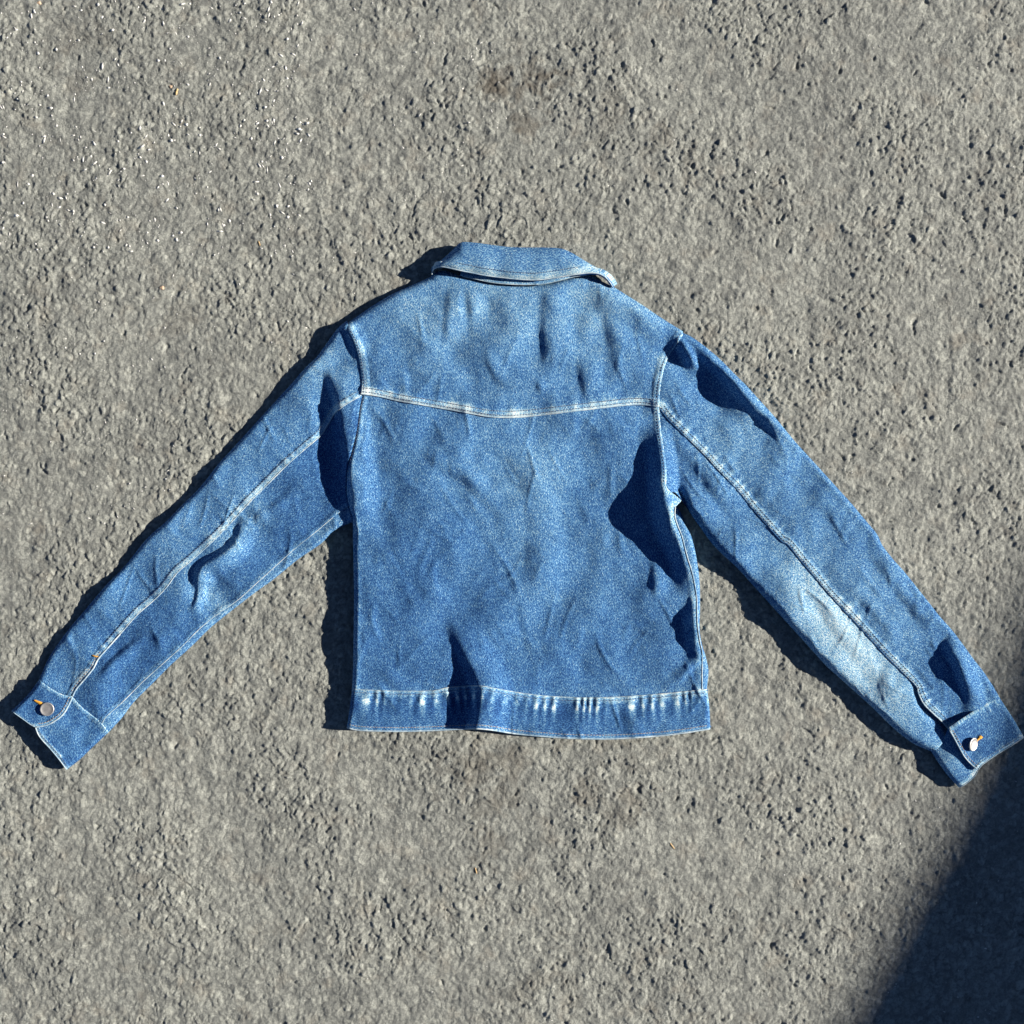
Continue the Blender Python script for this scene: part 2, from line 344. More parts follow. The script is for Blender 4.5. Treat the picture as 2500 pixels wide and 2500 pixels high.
def cloth_h(px, py, panel=''):
    wsum = np.zeros(px.shape); h = np.zeros(px.shape)
    for bx, by, bz in BASE:
        k = np.exp(-((px - bx) ** 2 + (py - by) ** 2) / (2 * 80.0 ** 2)) + 1e-12; wsum += k; h += k * bz
    h /= wsum
    h = h + 3.2 * sample(W_BIG, px, py, 10) + 0.6 * sample(W_MID, px, py, 5) + 0.16 * sample(W_SML, px, py, 5)
    # thin creases left by wear and folding: lines where a slanted noise crosses zero
    for ang, wl_, amp, seed_ in ((1.05, 0.34, 2.0, 0), (1.9, 0.36, 1.6, 700), (0.45, 0.42, 1.3, 1500)):
        q = px * math.cos(ang) + py * math.sin(ang); r = -px * math.sin(ang) + py * math.cos(ang)
        n_ = sample(C_A, q * wl_ + seed_, r * 1.15 + seed_, 5)
        h = h + amp * np.exp(-(n_ / 0.30) ** 2) * np.clip(sample(C_M, q * 0.8 + seed_, r + 300, 10) - 0.15, 0, 1.3)
    for p, v, wl, wrt, only in RIDGES:
        if only and panel not in only: continue
        d, s, side, amp = poly_dist(px, py, p, v)
        t = np.clip(d / np.where(side > 0, wl, wrt), 0, 1); h = h + amp * (1 - t * t) ** 2
    return np.maximum(h, 5)
def unproject(px, py, z):
    """pixel + height (in pixels) -> metres"""
    k = (CAM_H - z * S) / CAM_H * S
    return np.stack([(px - 1250) * k, (1250 - py) * k, z * S], -1)

# ---------------------------------------------------------------- cloth panels (Coons patches between traced seams)
FADES = [  # broad wash-worn places: x, y, radius, strength (faded cloth)
    (1100, 790, 220, .10), (1420, 790, 220, .10), (1850, 1080, 170, .10), (2050, 1330, 150, .10), (2200, 1500, 120, .08), (760, 950, 120, .07), (560, 1150, 130, .07), (400, 1330, 130, .08), (1250, 640, 120, .05), (1620, 700, 70, .12), (1050, 1750, 300, -.07), (1400, 1650, 260, -.06), (950, 1400, 200, -.06),
    (170, 1800, 60, .10), (120, 1770, 30, .12), (2430, 1770, 40, .10), (2310, 1850, 50, .22),
    (1200, 740, 120, .12), (1450, 740, 90, .16), (1000, 760, 70, .14), (1250, 1200, 140, .12), (1330, 1180, 80, .12), (1600, 720, 50, .18),
    (780, 880, 70, .16), (560, 1330, 40, .35), (610, 1260, 60, .22), (480, 1420, 50, .22), (520, 1470, 40, .3), (1800, 1050, 120, .10), (1350, 1480, 120, .08)]
LINE_FADES = []   # (curve, width, strength, seed)
FOREARM = [(1990, 1440, 90, .26), (2040, 1520, 100, .34), (2090, 1600, 100, .34), (2150, 1680, 90, .28), (1920, 1370, 85, .16), (2215, 1745, 75, .18)]
def wear_at(px, py, forearm=0.0):
    wv = np.zeros(px.shape)
    for x, y, r_, k in FOREARM:
        if forearm: wv = wv + forearm * k * np.exp(-((px - x) ** 2 + (py - y) ** 2) / r_ ** 2)
    for x, y, r_, k in FADES:
        d2 = ((px - x) ** 2 + (py - y) ** 2) / r_ ** 2; wv = wv + k * np.exp(-d2)
    return wv
class Edge:
    """kind: 'fold' rolls down to the ground, 'over' lies on its neighbour, 'under' runs below it, 'open' a free finished edge"""
    def __init__(s, pts, kind, lip=0, lipw=24, wear=0, pucker=0, roll=14, low=0.35, seed=1, pp=20, wd=None, ws=None, per=0, spot=0.3):
        s.c = smooth_curve(pts) if not isinstance(pts, np.ndarray) else pts
        s.kind, s.lip, s.lipw, s.wear, s.pucker, s.roll, s.low, s.seed, s.pp, s.wd, s.ws, s.per, s.spot = kind, lip, lipw, wear, pucker, roll, low, seed, pp, wd if wd else lipw * 0.9, ws if ws else lipw * 0.45, per, spot
PANEL_FN = {}
def patch(name, top, right, bottom, left, mat, parent, res=4.5, dz=0.0, hfun=None, rot_uv=0.0, wear_sun0=0.0, gain=1.0, forearm=0.28):
    """top and bottom run left to right, left and right run top to bottom"""
    lu = max(arclen(top.c)[-1], arclen(bottom.c)[-1]); lv = max(arclen(left.c)[-1], arclen(right.c)[-1])
    nu = max(5, int(lu / res) + 1); nv = max(4, int(lv / res) + 1)
    T, Bm, Lf, R = resample(top.c, nu), resample(bottom.c, nu), resample(left.c, nv), resample(right.c, nv)
    for a_, b_, c_, d_ in ((T, 0, Lf, 0), (T, -1, R, 0), (Bm, 0, Lf, -1), (Bm, -1, R, -1)): c_[d_] = a_[b_]
    u = np.linspace(0, 1, nu)[None, :, None]; v = np.linspace(0, 1, nv)[:, None, None]
    G = (1 - v) * T[None] + v * Bm[None] + (1 - u) * Lf[:, None] + u * R[:, None] - (
        (1 - u) * (1 - v) * T[0] + u * (1 - v) * T[-1] + (1 - u) * v * Bm[0] + u * v * Bm[-1])
    for _ in range(160):      # relax the inside so that no row bulges past a concave seam
        G[1:-1, 1:-1] = 0.25 * (G[:-2, 1:-1] + G[2:, 1:-1] + G[1:-1, :-2] + G[1:-1, 2:])
    px, py = G[..., 0], G[..., 1]
    edges = {'t': top, 'r': right, 'b': bottom, 'l': left}
    def height(px, py):
        h = (hfun(px, py) if hfun else cloth_h(px, py, name)) * gain + dz
        wv = wear_at(px, py, forearm) + wear_sun0; rollf = np.ones(px.shape)
        for e_ in edges.values():
            if not (e_.lip or e_.wear or e_.pucker or e_.kind in ('fold', 'open')): continue
            d, s, side, _ = poly_dist(px, py, e_.c[::2] if len(e_.c) > 60 else e_.c)
            band = 1 - sstep(e_.lipw * 0.85, e_.lipw * 1.1, d)
            n1, n2 = noise1(e_.seed, e_.pp), noise1(e_.seed + 77, e_.pp * 3.1)
            if e_.per:      # regular gathers with a little drift and uneven strength
                k1_, k2_, k3_ = noise1(e_.seed + 5, 50), noise1(e_.seed + 9, e_.per * 1.7), noise1(e_.seed + 13, 9)
                n1 = lambda q_, k1_=k1_, k2_=k2_, k3_=k3_, e_=e_: np.clip(0.30 + 0.22 * k3_(q_) + (0.05 + 0.65 * k2_(q_)) * np.sin(2 * math.pi * (q_ + 45 * k1_(q_)) / e_.per), 0, 1)
            if e_.lip: h = h + e_.lip * band
            if e_.pucker:
                win = np.exp(-((d - e_.lipw * 0.8) / (e_.lipw * 0.9)) ** 2)
                h = h + e_.pucker * win * (n1(s) - 0.5) * 2
            if e_.wear:
                win = np.exp(-((d - e_.wd) / e_.ws) ** 2); m1, m2 = n1(s), n2(s)
                wv = wv + e_.spot * e_.wear * win * np.clip(2.4 * m1 - 1.05, 0, 1.2) + e_.wear * band * (0.40 * m2 + 0.40 * m1 + 0.08)
                wv = wv + (0.16 + 0.22 * (e_.spot > 1)) * e_.wear * np.exp(-((d - e_.wd * 1.6) / (e_.wd * 0.8)) ** 2) * (2 * m1 - 1)
                wv = wv + 0.6 * e_.wear * np.exp(-(d / 3.0) ** 2)
            if e_.kind == 'fold':
                t = np.clip(d / e_.roll, 0, 1); q = e_.low + (1 - e_.low) * np.sqrt(np.clip(1 - (1 - t) ** 2, 0, 1)); rollf = np.minimum(rollf, q)
            elif e_.kind == 'open':
                t = np.clip(d / 5.0, 0, 1); h = h - 1.5 * (1 - t) ** 2
        return h * rollf, wv
    h, wv = height(px, py)
    PANEL_FN[name] = height
    # skirts: every border gets one or two extra rows so that the cloth is closed at folds and tucked below neighbours
    verts = [unproject(px.ravel(), py.ravel(), h.ravel())]; base = px.size
    ca, sa = math.cos(rot_uv), math.sin(rot_uv); X0, Y0 = px.ravel() * S, -py.ravel() * S
    U, V = X0 * ca + Y0 * sa, -X0 * sa + Y0 * ca
    off = (sum(map(ord, name)) % 53) * 0.113
    us, vs_, ws = [U + off], [V], [wv.ravel()]
    idx = np.arange(base).reshape(nv, nu); faces = [np.stack([idx[:-1, :-1], idx[1:, :-1], idx[1:, 1:], idx[:-1, 1:]], -1).reshape(-1, 4)]
    for key, e_ in edges.items():
        bi, ii = {'t': (idx[0], idx[1]), 'b': (idx[-1], idx[-2]), 'l': (idx[:, 0], idx[:, 1]), 'r': (idx[:, -1], idx[:, -2])}[key]
        bx, by, bh = px.ravel()[bi], py.ravel()[bi], h.ravel()[bi]
        dx, dy = px.ravel()[ii] - bx, py.ravel()[ii] - by; ln = np.hypot(dx, dy) + 1e-6; dx, dy = dx / ln, dy / ln
        if e_.kind == 'fold': rows = [(1.5, bh * 0.45), (9, np.full(bh.shape, 1.0))]
        elif e_.kind == 'over': rows = [(0.3, bh - 2.0), (1.5, bh - 5.0)]
        elif e_.kind == 'under': rows = [(-5, bh - 2.5)]
        else: rows = [(-0.6, bh - 2.2), (1.0, bh - 4.2), (14, bh - 4.4)]
        prev = bi
        for inset, hz in rows:
            start = sum(len(q) for q in verts)
            verts.append(unproject(bx + dx * inset, by + dy * inset, np.maximum(hz, 0.6)))
            us.append(us[0][bi]); vs_.append(vs_[0][bi]); ws.append(ws[0][bi])
            cur = np.arange(start, start + len(bi))
            q = np.stack([prev[:-1], prev[1:], cur[1:], cur[:-1]], -1)
            if key in ('b', 'l'): q = q[:, ::-1]
            faces.append(q if key in ('t', 'b') else q); prev = cur
    v_ = np.vstack(verts); uvs = np.stack([np.concatenate(us), np.concatenate(vs_)], -1)
    o = link_mesh(name, v_, np.vstack(faces), mat, parent, uv=uvs, attrs={'wear': np.clip(np.concatenate(ws), -0.5, 1.5)})
    bm = bmesh.new(); bm.from_mesh(o.data); bmesh.ops.recalc_face_normals(bm, faces=bm.faces[:])
    bm.faces.ensure_lookup_table()
    if bm.faces[(nv // 2) * (nu - 1) + nu // 2].normal.z < 0: bmesh.ops.reverse_faces(bm, faces=bm.faces[:])
    bm.to_mesh(o.data); bm.free()
    return o

def tube(name, curve, hfun, r, mat, parent, lift=0.0, res=3.0, seg=6, flat=1.0):
    c = resample(curve, max(3, int(arclen(curve)[-1] / res))); h = hfun(c[:, 0], c[:, 1]) + lift
    P = unproject(c[:, 0], c[:, 1], h); n = len(P); t = np.gradient(P, axis=0); t /= np.linalg.norm(t, axis=1)[:, None] + 1e-12
    up = np.array([0, 0, 1.0]); sx = np.cross(t, up); sx /= np.linalg.norm(sx, axis=1)[:, None] + 1e-9; sz = np.cross(sx, t)
    an = np.linspace(0, 2 * math.pi, seg, endpoint=False); rad = r * S * np.where((np.arange(n) == 0) | (np.arange(n) == n - 1), 0.3, 1.0)
    v = (P[:, None] + rad[:, None, None] * (np.cos(an)[None, :, None] * sx[:, None] + flat * np.sin(an)[None, :, None] * sz[:, None])).reshape(-1, 3)
    i = np.arange(n - 1)[:, None] * seg; k = np.arange(seg)[None]
    f = np.stack([i + k, i + (k + 1) % seg, i + seg + (k + 1) % seg, i + seg + k], -1).reshape(-1, 4)
    return link_mesh(name, v, f, mat, parent)
def offset_curve(c, d):
    t = np.gradient(c, axis=0); t /= np.hypot(t[:, 0], t[:, 1])[:, None] + 1e-9
    return c + d * np.stack([-t[:, 1], t[:, 0]], -1)
def stitches(name, curve, hfun, mat, parent, length=5.0, gap=2.2, r=0.75, lift=0.9, trim=4):
    s = arclen(curve); v = []; f = []; pos = trim
    while pos + length < s[-1] - trim:
        tt = np.array([pos, pos + length * 0.5, pos + length]); x = np.interp(tt, s, curve[:, 0]); y = np.interp(tt, s, curve[:, 1])
        v.append((x, y)); pos += length + gap
    if not v: return None
    X = np.array([q[0] for q in v]); Y = np.array([q[1] for q in v]); H = hfun(X.ravel(), Y.ravel()).reshape(X.shape) + lift
    H[:, 0] -= 0.8; H[:, 2] -= 0.8
    dx = X[:, 2] - X[:, 0]; dy = Y[:, 2] - Y[:, 0]; ln = np.hypot(dx, dy); nx, ny = -dy / ln * r, dx / ln * r
    V = []; F = []
    for j in range(3):
        for a_, up in ((-1, 0), (0, 0.7), (1, 0)): V.append(unproject(X[:, j] + a_ * nx, Y[:, j] + a_ * ny, H[:, j] + up))
    V = np.stack(V, 1); n = len(V)
    quads = [(0, 3, 4, 1), (1, 4, 5, 2), (3, 6, 7, 4), (4, 7, 8, 5)]
    F = (np.arange(n)[:, None, None] * 9 + np.array(quads)[None]).reshape(-1, 4)
    o = link_mesh(name, V.reshape(-1, 3), F, mat, parent); o['kind'] = 'stuff'; return o
def ph(panel): return lambda x, y: PANEL_FN[panel](np.asarray(x, float), np.asarray(y, float))[0]

jacket = bpy.data.objects.new('denim_jacket', None); C.objects.link(jacket)
tag(jacket, 'washed blue denim jacket lying face down with both sleeves spread on the asphalt', 'jacket')
SM = smooth_curve
# ---- traced seams
yoke_seam = SM(cr('A', [(252, 795), (330, 805), (430, 828), (560, 850), (700, 875), (800, 893), (860, 903), (950, 907), (1030, 903), (1150, 890), (1300, 872), (1420, 858), (1520, 848), (1600, 848), (1658, 857)]))
arm_l_up = SM(cr('D', [(1105, 115), (1130, 190), (1170, 270), (1205, 380), (1222, 480), (1232, 580), (1226, 697)]))
arm_l_low = SM(cr('D', [(1226, 697), (1205, 800), (1185, 950), (1165, 1050), (1130, 1190), (1112, 1280), (1106, 1400), (1108, 1480), (1125, 1570), (1150, 1640), (1165, 1720)]))
arm_r_up = SM(cr('E', [(385, 205), (330, 290), (270, 380), (240, 450), (210, 570), (195, 690), (191, 790)]))
arm_r_low = SM(cr('E', [(191, 790), (197, 880), (207, 980), (225, 1100), (245, 1230), (250, 1330), (246, 1400), (270, 1440), (320, 1480), (368, 1520)]))
side_l = SM(cr('B', [(119.4, 549), (118.6, 590), (120, 650), (122, 760), (124, 900), (122, 1050), (120, 1200), (115, 1318)]))
side_r = SM(cr('B', [(1640, 455), (1638, 500), (1650, 545), (1672, 600), (1695, 690), (1722, 780), (1740, 880), (1742, 950), (1745, 1020), (1755, 1090), (1767, 1150), (1766, 1230), (1766, 1322)]))
neck = cr('J', [(190, 388), (250, 362), (320, 360), (450, 400), (560, 425), (700, 455), (850, 470), (1000, 475), (1150, 468), (1300, 435), (1420, 405), (1520, 392), (1590, 410), (1660, 450), (1720, 480)])
sh_l = cr('A', [(178, 470), (235, 430), (300, 385), (400, 325), (500, 280), (580, 245)])
sh_r = cr('A', [(1440, 287), (1500, 325), (1580, 375), (1660, 430), (1740, 480), (1772, 500)])
wb_top = SM(cr('B', [(115, 1318), (250, 1325), (400, 1328), (500, 1325), (560, 1312), (640, 1305), (720, 1303), (790, 1315), (900, 1335), (1000, 1348), (1100, 1355), (1200, 1358), (1330, 1357), (1450, 1350), (1580, 1340), (1700, 1328), (1766, 1322)]))
wb_top_all = SM(cr('B', [(115, 1318), (250, 1325), (400, 1328), (500, 1325), (560, 1312), (640, 1305), (720, 1303), (790, 1315), (900, 1335), (1000, 1348), (1100, 1355), (1200, 1358), (1330, 1357), (1450, 1350), (1580, 1340), (1700, 1328), (1789, 1319)]))
wb_bot = SM(cr('B', [(90, 1500), (150, 1512), (300, 1517), (450, 1515), (600, 1508), (700, 1505), (780, 1512), (880, 1528), (1000, 1540), (1150, 1550), (1300, 1553), (1400, 1550), (1550, 1540), (1680, 1525), (1805, 1505)]))
wb_l = SM(cr('B', [(115, 1318), (105, 1400), (90, 1500)])); wb_r = SM(cr('B', [(1789, 1319), (1800, 1400), (1805, 1505)]))

# ---- front of the jacket, underneath: only its right margin peeps out beyond the side seam
fr_r = SM(cr('B', [(1640, 440), (1668, 490), (1692, 550), (1716, 600), (1736, 680), (1750, 770), (1756, 850), (1756, 950), (1754, 1040), (1766, 1110), (1782, 1160), (1796, 1230), (1791, 1290), (1789, 1325)]))
fr_l = cr('P', [(900, 1235), (890, 1300), (888, 1500), (886, 1690)])
def front_h(px, py):
    edge = np.interp(py, [1225, 1260, 1300, 1350, 1400, 1500, 1560, 1600, 1640, 1690], [10, 16, 18, 18, 16, 16, 17, 12, 12, 12])
    return 3 + (edge - 3) * sstep(1560, 1650, px)
patch('front_panel', Edge(np.linspace((900, 1235), fr_r[0], 12), 'under'), Edge(fr_r, 'fold', roll=12, low=0.3), Edge(np.linspace((886, 1690), fr_r[-1], 12), 'under'), Edge(fr_l, 'under'), DENIM, jacket, res=6, hfun=front_h, wear_sun0=0.12)

# ---- back panel and yoke
left_all = np.vstack([arm_l_low, side_l[1:]]); right_all = np.vstack([arm_r_low, side_r[1:]])
back = patch('back_panel', Edge(yoke_seam, 'under'), Edge(right_all, 'over', lip=1.8, lipw=15, wear=0.42, pucker=0.6, seed=5), Edge(wb_top, 'under', wear=0.1, lipw=10),
             Edge(left_all, 'fold', roll=11, low=0.42, lip=1.2, lipw=16, wear=0.3, seed=44), DENIM, jacket)
top_line = SM(sh_l + neck + sh_r, 6)
yoke = patch('yoke', Edge(top_line, 'fold', roll=16, low=0.45), Edge(arm_r_up, 'over', lip=2.4, lipw=18, wear=0.5, pucker=0.8, seed=6), Edge(yoke_seam, 'over', lip=3.2, lipw=18, wear=0.8, pucker=0.5, seed=7, pp=14),
             Edge(arm_l_up, 'over', lip=2.4, lipw=18, wear=0.5, pucker=0.8, seed=8), DENIM, jacket)
tube('seam_edge', yoke_seam, lambda x, y: ph('yoke')(x, y - 2), 1.5, PALE, yoke, lift=-0.6)
stitches('stitching', offset_curve(yoke_seam, -5.5), ph('yoke'), THREAD, yoke, r=1.05)
stitches('stitching', offset_curve(yoke_seam, -15.5), ph('yoke'), THREAD, yoke, r=1.05)
stitches('stitching', offset_curve(arm_l_up, -6), ph('yoke'), THREAD, yoke); stitches('stitching', offset_curve(arm_r_up, 6), ph('yoke'), THREAD, yoke)
tube('seam_edge', side_r, lambda x, y: ph('back_panel')(x - 3, y), 1.3, PALE, back, lift=0.0)
stitches('stitching', offset_curve(arm_l_low[:60], -6), ph('back_panel'), THREAD, back)
stitches('stitching', offset_curve(arm_r_low[:60], 6), ph('back_panel'), THREAD, back)

# ---- waistband
wb = patch('waistband', Edge(wb_top_all, 'over', lip=1.6, lipw=16, wear=0.72, pucker=2.0, seed=9, pp=13, wd=26, ws=9, per=25, spot=1.2), Edge(wb_r, 'fold', roll=10, low=0.4), Edge(wb_bot, 'open', lip=1.2, lipw=11, wear=0.3, pucker=0.6, seed=10),
           Edge(wb_l, 'fold', roll=10, low=0.4), DENIM, jacket, res=3.0, rot_uv=math.pi / 2, wear_sun0=-0.02)
tube('hem_edge', wb_bot, lambda x, y: ph('waistband')(x, y - 2), 2.0, PALE, wb, lift=-0.5)
tube('seam_edge', wb_top_all, lambda x, y: ph('waistband')(x, y + 2), 0.9, PALE, wb, lift=0.1)
stitches('stitching', offset_curve(wb_bot, -9), ph('waistband'), RUST, wb); stitches('stitching', offset_curve(wb_top_all, 8), ph('waistband'), THREAD, wb)

# ---- collar: fold at the top, leaf hanging back over the neck seam
leaf_top = SM(cr('J', [(188, 372), (200, 325), (245, 285), (310, 230), (380, 165), (430, 116), (480, 108), (600, 118), (720, 135), (850, 150), (1000, 155), (1150, 155), (1290, 163), (1380, 195), (1480, 255), (1590, 320), (1660, 355), (1710, 400), (1740, 450), (1748, 490)]))
leaf_bot = SM(cr('J', [(191, 388), (200, 350), (230, 328), (290, 322), (400, 345), (520, 370), (650, 395), (780, 412), (900, 425), (1000, 432), (1100, 433), (1250, 415), (1400, 390), (1530, 374), (1620, 380), (1680, 412), (1720, 457), (1742, 494)]))
def leaf_h(px, py):
    q = np.interp(px, [1050, 1075, 1130, 1250, 1380, 1450, 1480, 1500], [38, 48, 52, 50, 50, 50, 46, 34])
    return q + 1.2 * sample(W_MID, px, py, 5) + 5 * sstep(700, 640, py)
collar = patch('collar', Edge(leaf_top, 'fold', roll=18, low=0.55), Edge(np.array([leaf_top[-1], leaf_bot[-1]]), 'open'), Edge(leaf_bot, 'open', lip=1.6, lipw=18, wear=0.42, seed=12, pp=18),
               Edge(np.array([leaf_top[0], leaf_bot[0]]), 'open'), DENIM, jacket, res=3.6, hfun=leaf_h, rot_uv=math.pi / 2)
tube('collar_edge', leaf_bot, lambda x, y: ph('collar')(x, y - 2), 1.5, PALE, collar, lift=-0.5)
tube('collar_sun_block', leaf_bot[-48:], lambda x, y: ph('collar')(x, y - 2), 4.0, DENIM_DARK, collar, lift=-8.0, flat=1.9)  # added tube that keeps sun out of the gap under the leaf
stitches('stitching', offset_curve(leaf_bot[38:-42], -17), ph('collar'), THREAD, collar)
stand_bot = SM(neck[3:12]); stand_top = offset_curve(stand_bot, -18)
stand = patch('collar_stand', Edge(stand_top, 'under'), Edge(np.array([stand_top[-1], stand_bot[-1]]), 'under'), Edge(stand_bot, 'over', lip=1, lipw=6, wear=0.2), Edge(np.array([stand_top[0], stand_bot[0]]), 'under'), DENIM, collar, res=4, dz=3.0)
tube('seam_edge', stand_bot, lambda x, y: ph('collar_stand')(x, y), 0.9, PALE, collar)

# ---- left sleeve
sl_out = SM(cr('D', [(1105, 115), (1045, 165), (960, 280), (880, 390), (800, 465), (700, 580), (600, 690), (500, 800), (400, 910), (300, 1020), (200, 1130), (100, 1240)]) +
            cr('C', [(1050, 190), (950, 290), (870, 372), (800, 432), (750, 484), (650, 610), (550, 712), (450, 830), (350, 950), (260, 1080), (205, 1200)]))
sl_seam = SM(cr('D', [(1226, 697), (1130, 752), (1060, 800), (1010, 850), (960, 940), (920, 1000), (860, 1055), (780, 1122)]) +
             cr('C', [(1500, 80), (1400, 180), (1300, 280), (1200, 390), (1100, 490), (1000, 580), (930, 640), (870, 720), (800, 790), (720, 860), (640, 950), (560, 1040), (515, 1092), (490, 1140), (450, 1190), (400, 1250), (380, 1290)]))
sl_low = SM(cr('D', [(1125, 1570), (1010, 1650)]) + cr('C', [(1650, 430), (1550, 510), (1450, 600), (1350, 690), (1250, 780), (1150, 850), (1050, 930), (950, 1030), (850, 1120), (750, 1210), (650, 1310), (560, 1392), (535, 1428)]))
sl_bot = SM(cr('D', [(1160, 1690), (1090, 1720), (1000, 1770)]) + cr('C', [(1680, 490), (1560, 572), (1440, 670), (1330, 750), (1200, 850), (1100, 932), (1000, 1030), (900, 1120), (800, 1220), (700, 1320), (640, 1400), (570, 1476)]))
cf_l_a = SM(cr('C', [(205, 1200), (250, 1235), (320, 1275), (380, 1290)])); cf_l_b = SM(cr('C', [(380, 1290), (430, 1345), (500, 1400), (535, 1428)])); cf_l_c = SM(cr('C', [(535, 1428), (570, 1476)]))
arm_a = arm_l_up; arm_b = arm_l_low[:[i for i in range(len(arm_l_low)) if arm_l_low[i, 1] > 750 + 1570 / 3.22][0]]
arm_b = np.vstack([arm_b, sl_low[:1]]); arm_c = np.array([sl_low[0], sl_bot[0]])
# sleeves run from the armhole (top edge) to the cuff (bottom edge); "left" is the outer fold
SLV = patch('sleeve', Edge(arm_a[::1], 'under'), Edge(sl_seam, 'over', lip=2.2, lipw=15, wear=0.62, pucker=0.9, seed=14, pp=22, per=30), Edge(cf_l_a, 'under'), Edge(sl_out, 'fold', roll=13, low=0.4), DENIM, jacket, rot_uv=-0.75)
PANEL_FN['sleeve_l'] = PANEL_FN['sleeve']
under = patch('under_sleeve', Edge(arm_b, 'under'), Edge(sl_low, 'over', lip=1.6, lipw=9, wear=0.32, pucker=1.0, seed=15, pp=26), Edge(cf_l_b, 'under'), Edge(sl_seam, 'under'), DENIM_DARK, SLV, rot_uv=-0.75)
PANEL_FN['under_l'] = PANEL_FN['under_sleeve']
side = patch('inner_sleeve', Edge(arm_c, 'under'), Edge(sl_bot, 'fold', roll=10, low=0.4), Edge(cf_l_c, 'under'), Edge(sl_low, 'under'), DENIM, SLV, dz=-2.5, rot_uv=-0.75, wear_sun0=0.12)  # extra paleness paints in the sunlight on this strip
tube('seam_edge', sl_seam, lambda x, y: ph('sleeve_l')(x - 1.5, y - 1.5), 1.3, PALE, SLV, lift=-0.3)
tube('placket_edge', sl_seam[-60:], lambda x, y: ph('sleeve_l')(x - 1.5, y - 1.5), 2.0, PALE, SLV, lift=0.3)
tube('seam_edge', sl_low[10:], lambda x, y: ph('under_l')(x - 1.5, y - 1.5), 1.1, PALE, SLV, lift=-0.2)
stitches('stitching', offset_curve(sl_seam[:-50], 13), ph('sleeve_l'), THREAD, SLV); stitches('stitching', offset_curve(sl_seam[-48:], 7), ph('sleeve_l'), RUST, SLV)
bt = cr('C', [(482, 1072), (498, 1078), (516, 1080)]); tube('bar_tack', SM(bt), ph('sleeve_l'), 1.8, ORANGE, SLV, lift=0.8)

# ---- left cuff: band below, flap with the button on top
fl_l = SM(cr('C', [(380, 1290), (362, 1330), (332, 1380), (290, 1415), (240, 1440), (185, 1449)]))
cu_end_a = SM(cr('C', [(60, 1365), (110, 1400), (160, 1436), (185, 1449)])); cu_end_b = SM(cr('C', [(185, 1449), (200, 1487), (222, 1518), (267, 1567), (311, 1620), (350, 1673)]))
cu_out = SM(cr('C', [(205, 1200), (150, 1275), (60, 1365)])); cu_low = SM(cr('C', [(570, 1476), (480, 1560), (420, 1618), (350, 1673)]))
cb_top = np.vstack([cf_l_b, cf_l_c[1:]])
def cuffl_h(px, py): return 18 + 10 * sstep(230, 90, px) + 0 * px + 5 * np.exp(-((px - 165) / 40) ** 2 - ((py - 1850) / 40) ** 2) + 0.8 * sample(W_MID, px, py, 5)
CB = patch('cuff', Edge(cb_top, 'over', lip=1.4, lipw=10, wear=0.6, pucker=1.0, seed=16, per=15, spot=0.8, wd=14, ws=6), Edge(cu_low, 'fold', roll=10, low=0.4), Edge(cu_end_b, 'open', lip=1.2, lipw=10, wear=0.75, seed=17, pp=12), Edge(fl_l, 'under'), DENIM_DARK, jacket, res=3, hfun=cuffl_h, dz=0.5)
PANEL_FN['cuff_l'] = PANEL_FN['cuff']
fl_mesh = patch('cuff_flap', Edge(cf_l_a, 'over', lip=1.2, lipw=8, wear=0.55, seed=18, per=14, spot=0.8, wd=12, ws=5), Edge(fl_l, 'open', lip=1.4, lipw=8, wear=0.35, seed=19), Edge(cu_end_a, 'open', lip=0.5, lipw=5, wear=0.4, seed=20), Edge(cu_out, 'fold', roll=10, low=0.4), DENIM_DARK, CB, res=3, hfun=cuffl_h, dz=5.5)
PANEL_FN['flap_l'] = PANEL_FN['cuff_flap']
tube('flap_edge', fl_l, lambda x, y: ph('flap_l')(x - 2, y - 1), 2.3, PALE, CB, lift=-0.5)
tube('cuff_edge', cu_end_b, lambda x, y: ph('cuff_l')(x + 2, y - 1), 1.4, PALE, CB, lift=-0.6); tube('cuff_edge', cu_end_a, lambda x, y: ph('flap_l')(x + 2, y - 2), 1.0, PALE, CB, lift=-0.6)
stitches('stitching', offset_curve(fl_l, 7), ph('flap_l'), RUST, CB); stitches('stitching', offset_curve(cu_end_b, -6), ph('cuff_l'), THREAD, CB)

# ---- right sleeve
sr_out = SM(cr('E', [(385, 205), (440, 230), (540, 300), (660, 400), (780, 520), (880, 620), (980, 730), (1080, 840), (1180, 960), (1280, 1080), (1400, 1210), (1500, 1320), (1600, 1430), (1700, 1540), (1800, 1660), (1900, 1780)]) +
            cr('F', [(980, 90), (1050, 180), (1130, 270), (1210, 370), (1290, 470), (1360, 560), (1440, 650), (1510, 740), (1590, 850), (1660, 940), (1720, 1030), (1765, 1107)]))
sr_seam = SM(cr('E', [(191, 790), (260, 880), (320, 940), (400, 1020), (480, 1100), (560, 1180), (640, 1270), (720, 1350), (790, 1420), (850, 1490), (920, 1580), (1000, 1670), (1080, 1760), (1160, 1845)]) +
             cr('F', [(340, 80), (420, 180), (500, 275), (600, 400), (700, 505), (800, 612), (900, 722), (1000, 832), (1080, 912), (1150, 982), (1205, 1040), (1225, 1095), (1260, 1160), (1320, 1220), (1380, 1275), (1428, 1330)]))
sr_low = SM(cr('E', [(345, 1440), (375, 1490), (410, 1570), (455, 1650), (520, 1740), (600, 1850), (680, 1935)]) + cr('F', [(0, 240), (100, 350), (200, 460), (300, 570), (400, 680), (500, 790), (600, 900), (700, 990), (800, 1080), (900, 1170), (1000, 1270), (1100, 1360), (1200, 1430), (1302, 1473)]))
